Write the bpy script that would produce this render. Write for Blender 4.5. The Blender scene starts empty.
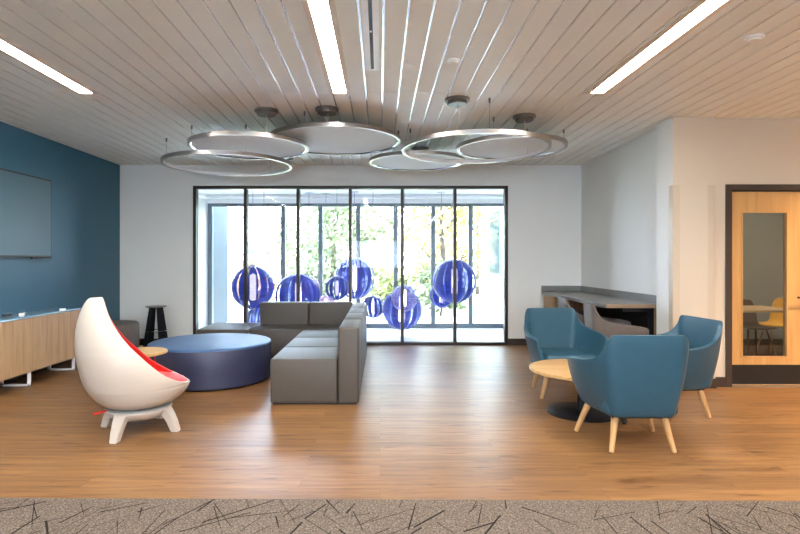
import bpy, bmesh, math, random
from mathutils import Vector, Matrix
random.seed(7)
PI = math.pi
C = bpy.context.scene.collection
S = bpy.context.scene

# ------------------------------------------------------------------ camera
cam = bpy.data.cameras.new('camera')
cam.lens = 24.0; cam.sensor_width = 36.0
cam.shift_x = 0.025; cam.shift_y = -0.00875
co = bpy.data.objects.new('camera', cam); C.objects.link(co)
co.location = (0, 0, 1.37); co.rotation_euler = (PI/2, 0, 0)
cam.clip_start = 0.05; cam.clip_end = 300
S.camera = co
# ------------------------------------------------------------------ world, sun, exposure
w = bpy.data.worlds.new('sky'); S.world = w; w.use_nodes = True
bg = w.node_tree.nodes['Background']
bg.inputs['Color'].default_value = (0.70, 0.83, 1.0, 1); bg.inputs['Strength'].default_value = 10.0
sl = bpy.data.lights.new('sun', 'SUN'); sl.energy = 4.0; sl.angle = 0.01; sl.color = (1.0, 0.94, 0.84)
so = bpy.data.objects.new('sun', sl); C.objects.link(so)
so.rotation_euler = Vector((-0.42, 0.62, -0.66)).to_track_quat('-Z', 'Y').to_euler()   # shines away from the building, onto the trees
S.view_settings.view_transform = 'Standard'; S.view_settings.look = 'None'
S.view_settings.gamma = 1.0; S.view_settings.use_curve_mapping = False
S.view_settings.exposure = 1.58
STRIP = 27.0     # radiance of the ceiling strips

# ------------------------------------------------------------------ materials
def srgb(r, g, b):
    f = lambda c: (c/255/12.92) if c/255 <= 0.04045 else ((c/255+0.055)/1.055)**2.4
    return (f(r), f(g), f(b), 1)

class N:
    def __init__(s, name):
        s.m = bpy.data.materials.new(name); s.m.use_nodes = True
        s.t = s.m.node_tree; s.b = s.t.nodes['Principled BSDF']; s.out = s.t.nodes['Material Output']
    def n(s, typ, **kw):
        x = s.t.nodes.new(typ)
        for k, v in kw.items():
            if k.startswith('i_'):
                x.inputs[k[2:].replace('_', ' ')].default_value = v
            else: setattr(x, k, v)
        return x
    def l(s, a, b): s.t.links.new(a, b)
    def mapping(s, scale=(1, 1, 1), rot=(0, 0, 0)):
        tc = s.n('ShaderNodeTexCoord'); mp = s.n('ShaderNodeMapping')
        mp.inputs['Scale'].default_value = scale; mp.inputs['Rotation'].default_value = rot
        s.l(tc.outputs['Object'], mp.inputs['Vector']); return mp.outputs['Vector']
    def ramp(s, fac, stops):
        r = s.n('ShaderNodeValToRGB'); e = r.color_ramp.elements
        while len(e) > 1: e.remove(e[-1])
        e[0].position = stops[0][0]; e[0].color = stops[0][1]
        for p, c in stops[1:]:
            q = e.new(p); q.color = c
        s.l(fac, r.inputs['Fac']); return r.outputs['Color']
    def bump(s, h, strength=0.2, dist=0.01):
        b = s.n('ShaderNodeBump'); b.inputs['Strength'].default_value = strength; b.inputs['Distance'].default_value = dist
        s.l(h, b.inputs['Height']); s.l(b.outputs['Normal'], s.b.inputs['Normal'])

def shade(c, k): return (c[0]*k, c[1]*k, c[2]*k, 1)

def plain(name, col, rough=0.5, metal=0.0, spec=0.5, var=0.04, scale=6.0, bump=0.0, bscale=200.0, sheen=0.0, coat=0.0):
    a = N(name); v = a.mapping((scale,)*3)
    t = a.n('ShaderNodeTexNoise', i_Scale=1.0, i_Detail=3.0); a.l(v, t.inputs['Vector'])
    a.l(a.ramp(t.outputs['Fac'], [(0.3, shade(col, 1-var)), (0.7, shade(col, 1+var))]), a.b.inputs['Base Color'])
    a.b.inputs['Roughness'].default_value = rough; a.b.inputs['Metallic'].default_value = metal
    a.b.inputs['Specular IOR Level'].default_value = spec
    a.b.inputs['Sheen Weight'].default_value = sheen
    a.b.inputs['Coat Weight'].default_value = coat
    if bump:
        v2 = a.mapping((bscale,)*3); t2 = a.n('ShaderNodeTexNoise', i_Scale=1.0, i_Detail=2.0); a.l(v2, t2.inputs['Vector'])
        a.bump(t2.outputs['Fac'], bump, 0.002)
    return a.m

def wood(name, c1, c2, axis='z', rough=0.4, k=1.0):
    a = N(name)
    sc = {'x': (1.6, 28, 28), 'y': (28, 1.6, 28), 'z': (28, 28, 1.6)}[axis]
    v = a.mapping(tuple(x*k for x in sc))
    t = a.n('ShaderNodeTexNoise', i_Scale=1.0, i_Detail=6.0, i_Roughness=0.6, i_Distortion=0.4); a.l(v, t.inputs['Vector'])
    a.l(a.ramp(t.outputs['Fac'], [(0.28, c1), (0.55, c2), (0.75, shade(c2, 1.08))]), a.b.inputs['Base Color'])
    a.b.inputs['Roughness'].default_value = rough
    a.bump(t.outputs['Fac'], 0.08, 0.002)
    return a.m

def emis(name, col, s):
    a = N(name); a.b.inputs['Base Color'].default_value = col
    a.b.inputs['Emission Color'].default_value = col; a.b.inputs['Emission Strength'].default_value = s
    return a.m

def glass(name, tint=(0.97, 0.99, 1, 1), refl=1.0):
    a = N(name); tr = a.n('ShaderNodeBsdfTransparent'); tr.inputs['Color'].default_value = tint
    gl = a.n('ShaderNodeBsdfGlossy'); gl.inputs['Roughness'].default_value = 0.02
    fr = a.n('ShaderNodeFresnel'); fr.inputs['IOR'].default_value = 1.25*refl
    mx = a.n('ShaderNodeMixShader'); a.l(fr.outputs['Fac'], mx.inputs['Fac'])
    a.l(tr.outputs[0], mx.inputs[1]); a.l(gl.outputs[0], mx.inputs[2]); a.l(mx.outputs[0], a.out.inputs['Surface'])
    return a.m

def floor_wood():
    a = N('oak_plank_floor'); v = a.mapping()
    br = a.n('ShaderNodeTexBrick'); br.offset = 0.37; br.squash = 1.0
    br.inputs['Scale'].default_value = 1.0
    br.inputs['Brick Width'].default_value = 1.32; br.inputs['Row Height'].default_value = 0.178
    br.inputs['Mortar Size'].default_value = 0.0014; br.inputs['Mortar Smooth'].default_value = 0.3
    br.inputs['Color1'].default_value = (0, 0, 0, 1); br.inputs['Color2'].default_value = (1, 1, 1, 1)
    br.inputs['Mortar'].default_value = (0.5, 0.5, 0.5, 1); br.inputs['Bias'].default_value = 0.0
    a.l(v, br.inputs['Vector'])
    # grain, shifted per board
    sep = a.n('ShaderNodeVectorMath', operation='SCALE'); a.l(br.outputs['Color'], sep.inputs[0]); sep.inputs['Scale'].default_value = 17.0
    add = a.n('ShaderNodeVectorMath', operation='ADD'); a.l(v, add.inputs[0]); a.l(sep.outputs[0], add.inputs[1])
    mp = a.n('ShaderNodeMapping'); mp.inputs['Scale'].default_value = (1.5, 22, 1); a.l(add.outputs[0], mp.inputs['Vector'])
    g = a.n('ShaderNodeTexNoise', i_Scale=1.0, i_Detail=7.0, i_Roughness=0.62, i_Distortion=0.5); a.l(mp.outputs[0], g.inputs['Vector'])
    base = a.ramp(g.outputs['Fac'], [(0.22, srgb(86, 58, 34)), (0.42, srgb(122, 86, 52)), (0.6, srgb(142, 104, 64)), (0.8, srgb(160, 120, 76))])
    tone = a.ramp(br.outputs['Color'], [(0.0, (0.80, 0.78, 0.76, 1)), (0.5, (0.95, 0.94, 0.93, 1)), (1.0, (1.08, 1.08, 1.06, 1))])
    m1 = a.n('ShaderNodeMix', data_type='RGBA', blend_type='MULTIPLY'); m1.inputs[0].default_value = 1.0
    a.l(base, m1.inputs[6]); a.l(tone, m1.inputs[7])
    # knots and dark mineral streaks
    mp2 = a.n('ShaderNodeMapping'); mp2.inputs['Scale'].default_value = (3.6, 24, 1); a.l(add.outputs[0], mp2.inputs['Vector'])
    kn = a.n('ShaderNodeTexNoise', i_Scale=1.0, i_Detail=3.0, i_Roughness=0.5); a.l(mp2.outputs[0], kn.inputs['Vector'])
    kc = a.ramp(kn.outputs['Fac'], [(0.60, (1, 1, 1, 1)), (0.74, (0.38, 0.33, 0.30, 1))])
    m2 = a.n('ShaderNodeMix', data_type='RGBA', blend_type='MULTIPLY'); m2.inputs[0].default_value = 1.0
    a.l(m1.outputs[2], m2.inputs[6]); a.l(kc, m2.inputs[7])
    m3 = a.n('ShaderNodeMix', data_type='RGBA', blend_type='MIX'); a.l(br.outputs['Fac'], m3.inputs[0])
    a.l(m2.outputs[2], m3.inputs[6]); m3.inputs[7].default_value = srgb(100, 70, 46)
    a.l(m3.outputs[2], a.b.inputs['Base Color'])
    a.b.inputs['Roughness'].default_value = 0.36
    a.b.inputs['Specular IOR Level'].default_value = 0.45
    a.bump(g.outputs['Fac'], 0.03, 0.002)
    return a.m

def carpet_mat():
    a = N('loop_carpet'); v = a.mapping((320, 320, 320))
    t = a.n('ShaderNodeTexNoise', i_Scale=1.0, i_Detail=2.0, i_Roughness=0.8); a.l(v, t.inputs['Vector'])
    v2 = a.mapping((90, 90, 90)); t2 = a.n('ShaderNodeTexNoise', i_Scale=1.0, i_Detail=4.0, i_Roughness=0.8); a.l(v2, t2.inputs['Vector'])
    mx = a.n('ShaderNodeMath', operation='ADD'); a.l(t.outputs['Fac'], mx.inputs[0]); a.l(t2.outputs['Fac'], mx.inputs[1])
    md = a.n('ShaderNodeMath', operation='MULTIPLY'); a.l(mx.outputs[0], md.inputs[0]); md.inputs[1].default_value = 0.5
    a.l(a.ramp(md.outputs[0], [(0.36, srgb(44, 38, 33)), (0.5, srgb(98, 87, 78)), (0.64, srgb(160, 146, 132))]), a.b.inputs['Base Color'])
    a.b.inputs['Roughness'].default_value = 0.95; a.b.inputs['Specular IOR Level'].default_value = 0.1
    a.bump(md.outputs[0], 0.8, 0.006)
    return a.m

def translucent_blue(name, c, alpha=0.25):
    a = N(name); di = a.n('ShaderNodeBsdfPrincipled'); di.inputs['Base Color'].default_value = c; di.inputs['Roughness'].default_value = 0.3
    v = a.mapping((3, 3, 60)); t = a.n('ShaderNodeTexNoise', i_Scale=1.0, i_Detail=2.0); a.l(v, t.inputs['Vector'])
    a.l(a.ramp(t.outputs['Fac'], [(0.40, shade(c, 0.5)), (0.60, shade(c, 1.5))]), di.inputs['Base Color'])
    tl = a.n('ShaderNodeBsdfTranslucent'); tl.inputs['Color'].default_value = c
    tp = a.n('ShaderNodeBsdfTransparent'); tp.inputs['Color'].default_value = (0.55, 0.62, 1, 1)
    m1 = a.n('ShaderNodeMixShader'); m1.inputs[0].default_value = 0.45; a.l(di.outputs[0], m1.inputs[1]); a.l(tl.outputs[0], m1.inputs[2])
    m2 = a.n('ShaderNodeMixShader'); m2.inputs[0].default_value = alpha; a.l(m1.outputs[0], m2.inputs[1]); a.l(tp.outputs[0], m2.inputs[2])
    a.l(m2.outputs[0], a.out.inputs['Surface']); return a.m

M = {}
M['wall'] = plain('painted_wall_warm_white', srgb(232, 233, 230), 0.55, var=0.012, scale=2, bump=0.05)
M['wall_warm_lit'] = plain('painted_wall_warm_lit', srgb(206, 194, 176), 0.55, var=0.012, scale=2, bump=0.05)  # room paint with the warm lamplight put into its colour
M['wall_blue'] = plain('painted_wall_deep_blue', srgb(38, 94, 118), 0.42, var=0.02, scale=2, bump=0.05)
M['wall_gray'] = plain('painted_wall_gray', srgb(140, 137, 128), 0.6, var=0.015)
M['guard'] = plain('corner_guard_vinyl', srgb(198, 184, 164), 0.35, var=0.01)
M['base'] = plain('vinyl_base_dark_brown', srgb(58, 46, 40), 0.45)
M['board'] = plain('ceiling_board', srgb(234, 231, 222), 0.5, var=0.015, scale=3, bump=0.1, bscale=90)
M['reveal'] = plain('ceiling_reveal_aluminium', srgb(245, 247, 250), 0.24, metal=0.85, var=0.0)
M['floor'] = floor_wood()
M['carpet'] = carpet_mat()
M['carpet_line'] = plain('carpet_dark_yarn', srgb(38, 33, 31), 0.95, spec=0.1, var=0.2, scale=60)
M['carpet_dark'] = plain('dark_carpet', srgb(70, 66, 64), 0.95, spec=0.1, var=0.25, scale=30)
M['frame'] = plain('bronze_anodised_frame', srgb(46, 38, 33), 0.35, metal=0.3)
M['frame_gray'] = plain('gray_aluminium_frame', srgb(104, 116, 124), 0.35, metal=0.3)
M['glass'] = glass('window_glass')
M['doorglass'] = glass('door_glass', (0.93, 0.95, 0.94, 1), 1.1)
M['white'] = plain('white_plaster', srgb(235, 235, 233), 0.6, var=0.01)
M['trimwhite'] = plain('fixture_trim_cream', srgb(224, 208, 190), 0.45)
M['metalwhite'] = plain('white_enamel', srgb(244, 244, 244), 0.3)
M['strip'] = emis('strip_diffuser', (1.0, 0.975, 0.94, 1), STRIP)
M['black'] = plain('black_plastic', srgb(22, 22, 24), 0.4)
M['blackmetal'] = plain('black_powder_coat', srgb(24, 26, 32), 0.4, metal=0.3)
M['nickel'] = plain('brushed_nickel', srgb(170, 166, 162), 0.32, metal=0.9)
M['chrome'] = plain('polished_chrome', srgb(205, 207, 210), 0.12, metal=1.0)
M['canopy'] = plain('dark_nickel', srgb(120, 118, 116), 0.3, metal=0.8)
M['disc'] = plain('frosted_diffuser', srgb(222, 222, 222), 0.6, spec=0.15, var=0.01)
M['cord'] = plain('clear_cord', srgb(210, 196, 170), 0.3)
M['wire'] = plain('steel_wire', srgb(120, 120, 120), 0.4, metal=0.7)
M['teal'] = plain('teal_upholstery', srgb(40, 78, 96), 0.42, spec=0.45, var=0.06, scale=14, bump=0.12, bscale=260)
M['taupe'] = plain('taupe_upholstery', srgb(118, 108, 102), 0.45, spec=0.5, var=0.05, scale=14, bump=0.12, bscale=260)
M['grey_fabric'] = plain('grey_woven_upholstery', srgb(76, 69, 62), 0.5, spec=0.5, var=0.08, scale=120, bump=0.3, bscale=420)
M['pouf'] = plain('brown_grey_upholstery', srgb(96, 90, 86), 0.6, var=0.06, scale=40)
M['seam'] = plain('seam_thread', srgb(60, 56, 54), 0.8)
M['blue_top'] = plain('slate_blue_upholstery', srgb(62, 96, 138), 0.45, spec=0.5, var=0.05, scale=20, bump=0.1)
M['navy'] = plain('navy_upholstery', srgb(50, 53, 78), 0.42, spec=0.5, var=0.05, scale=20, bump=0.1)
M['oak_leg'] = wood('oak_leg', srgb(170, 128, 80), srgb(198, 156, 104), 'z')
M['oak_top'] = wood('oak_table_top', srgb(176, 138, 88), srgb(200, 162, 108), 'x')
M['oak_panel'] = wood('oak_cabinet_panel', srgb(162, 126, 86), srgb(188, 152, 110), 'z', 0.45)
M['maple'] = wood('maple_door_veneer', srgb(176, 130, 76), srgb(194, 150, 94), 'z', 0.35, 0.6)
M['walnut'] = wood('desk_panel', srgb(120, 86, 60), srgb(150, 112, 80), 'z')
M['glass_top'] = plain('blue_grey_glass_top', srgb(120, 148, 166), 0.12, spec=0.8, coat=0.6)
M['stone'] = plain('grey_laminate_counter', srgb(122, 122, 120), 0.3, spec=0.6, var=0.12, scale=45)
M['edge'] = plain('counter_edge', srgb(140, 116, 92), 0.4)
M['shellwhite'] = plain('white_gloss_shell', srgb(192, 180, 168), 0.28, spec=0.5, var=0.008)
M['red'] = plain('red_upholstery', srgb(206, 30, 24), 0.5, var=0.05, scale=30, bump=0.1)
M['redmetal'] = plain('red_painted_metal', srgb(190, 26, 34), 0.35)
M['screen'] = plain('screen_glass', srgb(62, 98, 112), 0.42, spec=0.6, coat=0.0, var=0.01)
M['ringgray'] = plain('swivel_ring_gray', srgb(150, 156, 156), 0.35)
M['yellow'] = plain('yellow_plastic', srgb(232, 170, 40), 0.4)
M['brownmetal'] = plain('brown_leg', srgb(86, 58, 42), 0.45)
M['blue_glass'] = translucent_blue('cobalt_slats', (0.018, 0.032, 0.24, 1), 0.10)
M['pale_glass'] = translucent_blue('pale_lavender_slats', (0.20, 0.20, 0.42, 1), 0.25)
M['pink_glass'] = translucent_blue('pale_rose_slats', (0.45, 0.30, 0.40, 1), 0.30)
M['lamp'] = emis('warm_lamp_tube', (1.0, 0.80, 0.66, 1), 5.0)
M['concrete'] = plain('pale_concrete', srgb(222, 221, 216), 0.8, var=0.06, scale=1)
M['stucco'] = plain('white_stucco', srgb(232, 232, 228), 0.8, var=0.02)
M['bluegrey'] = plain('blue_grey_panel', srgb(46, 55, 62), 0.7, var=0.04)
M['lawn'] = plain('dry_lawn', srgb(170, 168, 140), 0.9, var=0.25, scale=3)
M['bark'] = plain('bark', srgb(70, 60, 54), 0.9, var=0.2, scale=10)
M['leaf1'] = plain('leaf_green', srgb(98, 108, 72), 0.7, var=0.3, scale=3)
M['leaf2'] = plain('leaf_yellow_green', srgb(132, 136, 82), 0.7, var=0.3, scale=3)
M['leaf3'] = plain('leaf_yellow', srgb(164, 146, 86), 0.7, var=0.25, scale=3)
M['leaf4'] = plain('leaf_rust', srgb(140, 108, 82), 0.7, var=0.25, scale=3)
M['winglass'] = plain('dark_window_glass', srgb(40, 62, 70), 0.1, spec=0.8)

# ------------------------------------------------------------------ mesh helpers
def finish(bm, name, mat, parent=None, smooth=False, loc=None, rot=None, angle=None):
    bmesh.ops.recalc_face_normals(bm, faces=bm.faces)
    me = bpy.data.meshes.new(name); bm.to_mesh(me); bm.free()
    o = bpy.data.objects.new(name, me); C.objects.link(o)
    mats = mat if isinstance(mat, (list, tuple)) else [mat]
    for m in mats: me.materials.append(m)
    if smooth:
        me.polygons.foreach_set('use_smooth', [True]*len(me.polygons))
        if angle: me.set_sharp_from_angle(angle=math.radians(angle))
    if parent: o.parent = parent
    if loc: o.location = loc
    if rot: o.rotation_euler = rot
    return o

def box(bm, x0, x1, y0, y1, z0, z1, bev=0.0, seg=2, mi=0, mat4=None):
    r = bmesh.ops.create_cube(bm, size=1.0)
    vs = r['verts']
    for v in vs:
        v.co = Vector(((x0+x1)/2+v.co.x*(x1-x0), (y0+y1)/2+v.co.y*(y1-y0), (z0+z1)/2+v.co.z*(z1-z0)))
    fs = list({f for v in vs for f in v.link_faces})
    if mi:
        for f in fs: f.material_index = mi
    if bev > 0:
        es = list({e for v in vs for e in v.link_edges})
        r2 = bmesh.ops.bevel(bm, geom=es, offset=bev, segments=seg, affect='EDGES', profile=0.5)
        if mi:
            for f in r2['faces']: f.material_index = mi
        vs = list({v for f in r2['faces'] for v in f.verts} | {v for v in vs if v.is_valid})
    if mat4 is not None:
        for v in vs: v.co = mat4 @ v.co
    return vs

def tube(bm, p0, p1, r0, r1=None, seg=14, cap=True):
    r1 = r0 if r1 is None else r1
    p0 = Vector(p0); p1 = Vector(p1); d = (p1-p0).normalized()
    a = d.orthogonal().normalized(); b = d.cross(a)
    A = []; B = []
    for i in range(seg):
        t = 2*PI*i/seg; q = a*math.cos(t)+b*math.sin(t)
        A.append(bm.verts.new(p0+q*r0)); B.append(bm.verts.new(p1+q*r1))
    for i in range(seg):
        j = (i+1) % seg; bm.faces.new((A[i], A[j], B[j], B[i]))
    if cap: bm.faces.new(A[::-1]); bm.faces.new(B)

def pipe(bm, pts, r, seg=8):
    pts = [Vector(p) for p in pts]; rings = []
    n = None
    for i, p in enumerate(pts):
        d = (pts[min(i+1, len(pts)-1)]-pts[max(i-1, 0)]).normalized()
        n = d.orthogonal().normalized() if n is None else (n-d*n.dot(d)).normalized()
        b = d.cross(n)
        rr = r[i] if isinstance(r, (list, tuple)) else r
        rings.append([bm.verts.new(p+(n*math.cos(2*PI*k/seg)+b*math.sin(2*PI*k/seg))*rr) for k in range(seg)])
    for A, B in zip(rings, rings[1:]):
        for i in range(seg):
            j = (i+1) % seg; bm.faces.new((A[i], A[j], B[j], B[i]))
    bm.faces.new(rings[0][::-1]); bm.faces.new(rings[-1])

def lathe(bm, prof, seg=48, cx=0, cy=0, closed=False, cap=True):
    rings = []
    for r, z in prof:
        rings.append([bm.verts.new((cx+r*math.cos(2*PI*i/seg), cy+r*math.sin(2*PI*i/seg), z)) for i in range(seg)])
    if closed: rings.append(rings[0])
    for A, B in zip(rings, rings[1:]):
        for i in range(seg):
            j = (i+1) % seg; bm.faces.new((A[i], A[j], B[j], B[i]))
    if cap and not closed:
        bm.faces.new(rings[0][::-1]); bm.faces.new(rings[-1])

def prism(bm, poly, z0, z1):
    A = [bm.verts.new((x, y, z0)) for x, y in poly]; B = [bm.verts.new((x, y, z1)) for x, y in poly]
    n = len(poly)
    for i in range(n):
        j = (i+1) % n; bm.faces.new((A[i], A[j], B[j], B[i]))
    bm.faces.new(A[::-1]); bm.faces.new(B)

def O(name, mat, parent, *ops, smooth=False, angle=None, loc=None, rot=None):
    bm = bmesh.new()
    for f, *a in ops:
        kw = a.pop() if a and isinstance(a[-1], dict) else {}
        f(bm, *a, **kw)
    return finish(bm, name, mat, parent, smooth, loc, rot, angle)

def tag(o, label, cat, group=None):
    o['label'] = label; o['category'] = cat
    if group: o['group'] = group
    return o

def thing(name, label, cat, loc=(0, 0, 0), rz=0, group=None):
    o = bpy.data.objects.new(name, None); C.objects.link(o)
    o.location = loc; o.rotation_euler = (0, 0, rz); o.empty_display_size = 0.1
    return tag(o, label, cat, group)

def struct(o): o['kind'] = 'structure'; return o
def sroot(name, loc=(0, 0, 0)):
    o = bpy.data.objects.new(name, None); C.objects.link(o); o.location = loc
    return struct(o)

def kids(o): return [c for c in bpy.data.objects if c.parent == o]
def copy_tree(o, parent=None):
    ks = kids(o); c = o.copy(); C.objects.link(c); c.parent = parent
    for k in ks: copy_tree(k, c)
    return c

# ------------------------------------------------------------------ room shell
H = 2.90; YB = 8.59; XL = -4.19; XR = 3.24
XE = 7.2; YR = -4.5
struct(O('floor', M['floor'], None, (box, XL-.1, XE, 3.0, YB+.1, -0.08, 0.0)))
# carpet with its woven dark strokes
bm = bmesh.new()
vs = [bm.verts.new(p) for p in ((XL-.1, YR, 0.002), (XE, YR, 0.002), (XE, 2.985, 0.002), (XL-.1, 3.085, 0.002))]
bm.faces.new(vs)
vs2 = [bm.verts.new((v.co.x, v.co.y, -0.08)) for v in vs]
for i in range(4):
    j = (i+1) % 4; bm.faces.new((vs[i], vs2[i], vs2[j], vs[j]))
rr = random.Random(11)
for k in range(760):
    x = rr.uniform(-3.6, 4.2); y = rr.uniform(1.6, 3.0) if k > 100 else rr.uniform(0, 1.5)
    an = rr.choice([0.9, -0.9, 1.15, -1.2, 1.4, 0.5])+rr.uniform(-.25, .25)
    L = rr.uniform(.12, .42); W = rr.choice([.0022, .003, .003, .0045, .006]); W2 = W*rr.uniform(.3, 1)
    if W > .008: L *= .45
    dx, dy = math.cos(an), math.sin(an)
    ps = []
    for s, ww in ((-1, W), (1, W2)):
        for q in ((-1, 1) if s < 0 else (1, -1)):
            ps.append((x+dx*s*L/2-dy*q*ww, y+dy*s*L/2+dx*q*ww))
    ye = 3.078-(x+4.29)*.0087
    if max(p[1] for p in ps) > ye:
        if y > ye-.03: continue
        q = (ye-y)/(max(p[1] for p in ps)-y); ps = [(x+(a-x)*q, y+(b-y)*q) for a, b in ps]
    f = bm.faces.new([bm.verts.new((a, b, 0.0032)) for a, b in ps]); f.material_index = 1
struct(finish(bm, 'floor_carpet', [M['carpet'], M['carpet_line']]))

# ceiling: boards with reveals, two banks meeting at a cross seam
bm = bmesh.new(); P = 0.1525
k0 = int((XL-.1)/P)-1
for bank, (y0, y1, off) in enumerate(((YR, 4.878, 0.022), (4.884, YB+.1, 0.022))):
    x = k0*P+off
    while x < XE:
        a = max(x+.008, XL-.1); b = min(x+P-.008, XE)
        if b > a+.01: box(bm, a, b, y0, y1, H, H+.010, mi=0)
        x += P
box(bm, XL-.1, XE, YR, YB+.1, H+.0105, H+.08, mi=1)
struct(finish(bm, 'ceiling', [M['board'], M['reveal']]))

# walls
WX0, WX1, WZ0, WZ1 = -3.01, 2.06, 0.0, 2.565
struct(O('wall_back', M['wall'], None,
    (box, XL-.1, WX0, YB, YB+.14, 0, H+.08), (box, WX1, XR+.1, YB, YB+.14, 0, H+.08), (box, WX0, WX1, YB, YB+.14, WZ1, H+.08)))
struct(O('wall_left', M['wall_blue'], None, (box, XL-.12, XL, YR, YB, 0, H+.08)))
struct(O('wall_alcove', M['wall'], None, (box, XR, XR+.12, 6.04, YB, 0, H+.08)))
wc = struct(O('wall_column', [M['wall'], M['wall_warm_lit']], None, (box, 3.13, 3.36, 5.70, 6.04, 0, H+.08), (box, 3.36, 3.58, 5.70, 5.90, 0, H+.08)))
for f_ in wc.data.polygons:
    if f_.normal.y < -.5 or f_.center.x > 3.5: f_.material_index = 1  # warm light painted onto the camera-facing and door-side faces
DY = 5.77
struct(O('wall_door', M['wall_warm_lit'], None, (box, 3.58, 3.74, DY, DY+.13, 0, H+.08), (box, 4.77, XE, DY, DY+.13, 0, H+.08),
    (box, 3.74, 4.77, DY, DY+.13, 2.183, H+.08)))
struct(O('wall_right', M['wall_warm_lit'], None, (box, XE, XE+.1, YR, 8.7, 0, H+.08)))
struct(O('wall_rear', M['wall'], None, (box, XL-.1, -1.6, YR-.1, YR, 0, H+.08), (box, 1.6, XE+.1, YR-.1, YR, 0, H+.08),
    (box, -1.6, 1.6, YR-.1, YR, 0, 1.0), (box, -1.6, 1.6, YR-.1, YR, 2.2, H+.08)))  # opening made for the added rear fill window
# corner guards
struct(O('trim_1', M['guard'], None, (box, 3.1285, 3.205, 5.6975, 5.70, .1, 2.17), (box, 3.1275, 3.13, 5.6975, 5.775, .1, 2.17)))
struct(O('trim_2', M['guard'], None, (box, 3.505, 3.5825, 5.6975, 5.70, .1, 2.17), (box, 3.58, 3.5825, 5.6975, 5.77, .1, 2.17)))
# baseboards
bh = .105
struct(O('baseboard_back', M['base'], None, (box, XL, WX0, YB-.012, YB, 0, bh), (box, WX1, 2.64, YB-.012, YB, 0, bh)))
struct(O('baseboard_left', M['base'], None, (box, XL, XL+.012, YR, YB-.012, 0, bh)))
struct(O('baseboard_column', M['base'], None, (box, 3.118, 3.13, 5.688, 6.04, 0, bh), (box, 3.13, 3.592, 5.688, 5.70, 0, bh), (box, 3.58, 3.592, 5.70, 5.758, 0, bh)))
struct(O('baseboard_door', M['base'], None, (box, 3.592, 3.735, 5.758, DY, 0, bh), (box, 4.775, XE, 5.758, DY, 0, bh)))

# interior glazing
def glazing(name, x0, x1, y, z0, z1, xs, fw, dep, mat, th_top=.05, th_bot=.05, rails=()):
    r = sroot(name, ((x0+x1)/2, y, z0))
    L = lambda o: (setattr(o, 'location', (-(x0+x1)/2, -y, -z0)), o)[1]
    L(O('frame', mat, r, (box, x0, x0+fw, y, y+dep, z0, z1), (box, x1-fw, x1, y, y+dep, z0, z1),
        (box, x0+fw, x1-fw, y, y+dep, z1-th_top, z1), (box, x0+fw, x1-fw, y, y+dep, z0, z0+th_bot)))
    for x in xs: L(O('mullion', mat, r, (box, x-fw/2, x+fw/2, y, y+dep, z0+th_bot, z1-th_top)))
    e = [x0+fw/2]+list(xs)+[x1-fw/2]
    for a, b in zip(e, e[1:]):
        L(O('pane', M['glass'], r, (box, a+fw/2, b-fw/2, y+dep/2-.004, y+dep/2+.004, z0+th_bot, z1-th_top)))
    return r
px = lambda p, d: (p-380)/533.0*d
glazing('window_added_rear', -1.6, 1.6, YR-.09, 1.0, 2.2, [-.8, 0, .8], .05, .08, M['frame'], .05, .05)  # added unseen window behind the camera, gives frontal sky fill
glazing('window_1', WX0, WX1, YB-.01, WZ0+.0, WZ1, [px(p, YB) for p in (245.5, 298, 350.3, 402.3, 455)], .048, .12, M['frame'], .05, .045)

# ------------------------------------------------------------------ glazed vestibule beyond
VY = 10.74; VX0, VX1, VH = -3.47, 2.66, 2.64
struct(O('floor_vestibule', M['white'], None, (box, VX0-.1, VX1+.1, YB+.1, VY+.2, -.08, 0)))
struct(O('ceiling_vestibule', M['white'], None, (box, VX0-.1, VX1+.1, YB+.14, VY+.35, VH, VH+.3), (box, VX0, VX1, VY-.45, VY-.32, VH-.07, VH),
    (box, VX0, VX1, VY-.04, VY+.14, 2.51, VH), (box, VX0, VX0+.12, YB+.14, VY-.45, VH-.07, VH)))
struct(O('wall_vestibule_left', M['white'], None, (box, VX0-.1, VX0, YB+.1, VY+.14, 0, VH)))
struct(O('wall_vestibule_right', M['white'], None, (box, VX1, VX1+.1, YB+.1, VY+.14, 0, VH)))
glazing('window_2', VX0, VX1, VY, 0, 2.51, [VX0+.757*i for i in range(1, 8)], .085, .1, M['frame_gray'], .06, .09)

# ------------------------------------------------------------------ ceiling fixtures
def strip(cx, label):
    t = thing('strip_light', label, 'ceiling light', (cx, 2.95, H))
    y0, y1 = -1.9, 1.91
    O('frame', M['trimwhite'], t, (box, -.095, -.057, y0-.02, y1+.02, -.012, 0), (box, .057, .095, y0-.02, y1+.02, -.012, 0),
      (box, -.057, .057, y1, y1+.02, -.012, 0), (box, -.057, .057, y0-.02, y0, -.012, 0))
    O('diffuser', M['strip'], t, (box, -.057, .057, y0, y1, -.004, 0))
    return t
strip(-2.675, 'linear ceiling light nearest the blue wall')
strip(-.365, 'linear ceiling light beside the black slotted air vent')
strip(1.975, 'linear ceiling light on the door side of the room')
for cx, lab in ((-2.675, 'a'), (-.365, 'b'), (1.975, 'c'), (4.3, 'd')):  # added unseen strips behind the camera, raise the room brightness
    y = -3.9 if cx != 4.3 else -3.9
    t = thing('strip_light', {'a': 'added rear fill light over the carpet by the blue wall', 'b': 'added rear fill light over the carpet mid room',
        'c': 'added rear fill light over the carpet, third from blue wall', 'd': 'added rear fill light over the carpet by the far side wall'}[lab], 'ceiling light', (cx, -1.6, H))
    O('frame', M['trimwhite'], t, (box, -.078, .078, -2.1, 2.1, -.004, 0))
    O('diffuser', M['strip'], t, (box, -.052, .052, -2.08, 2.08, -.008, -.004))

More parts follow.
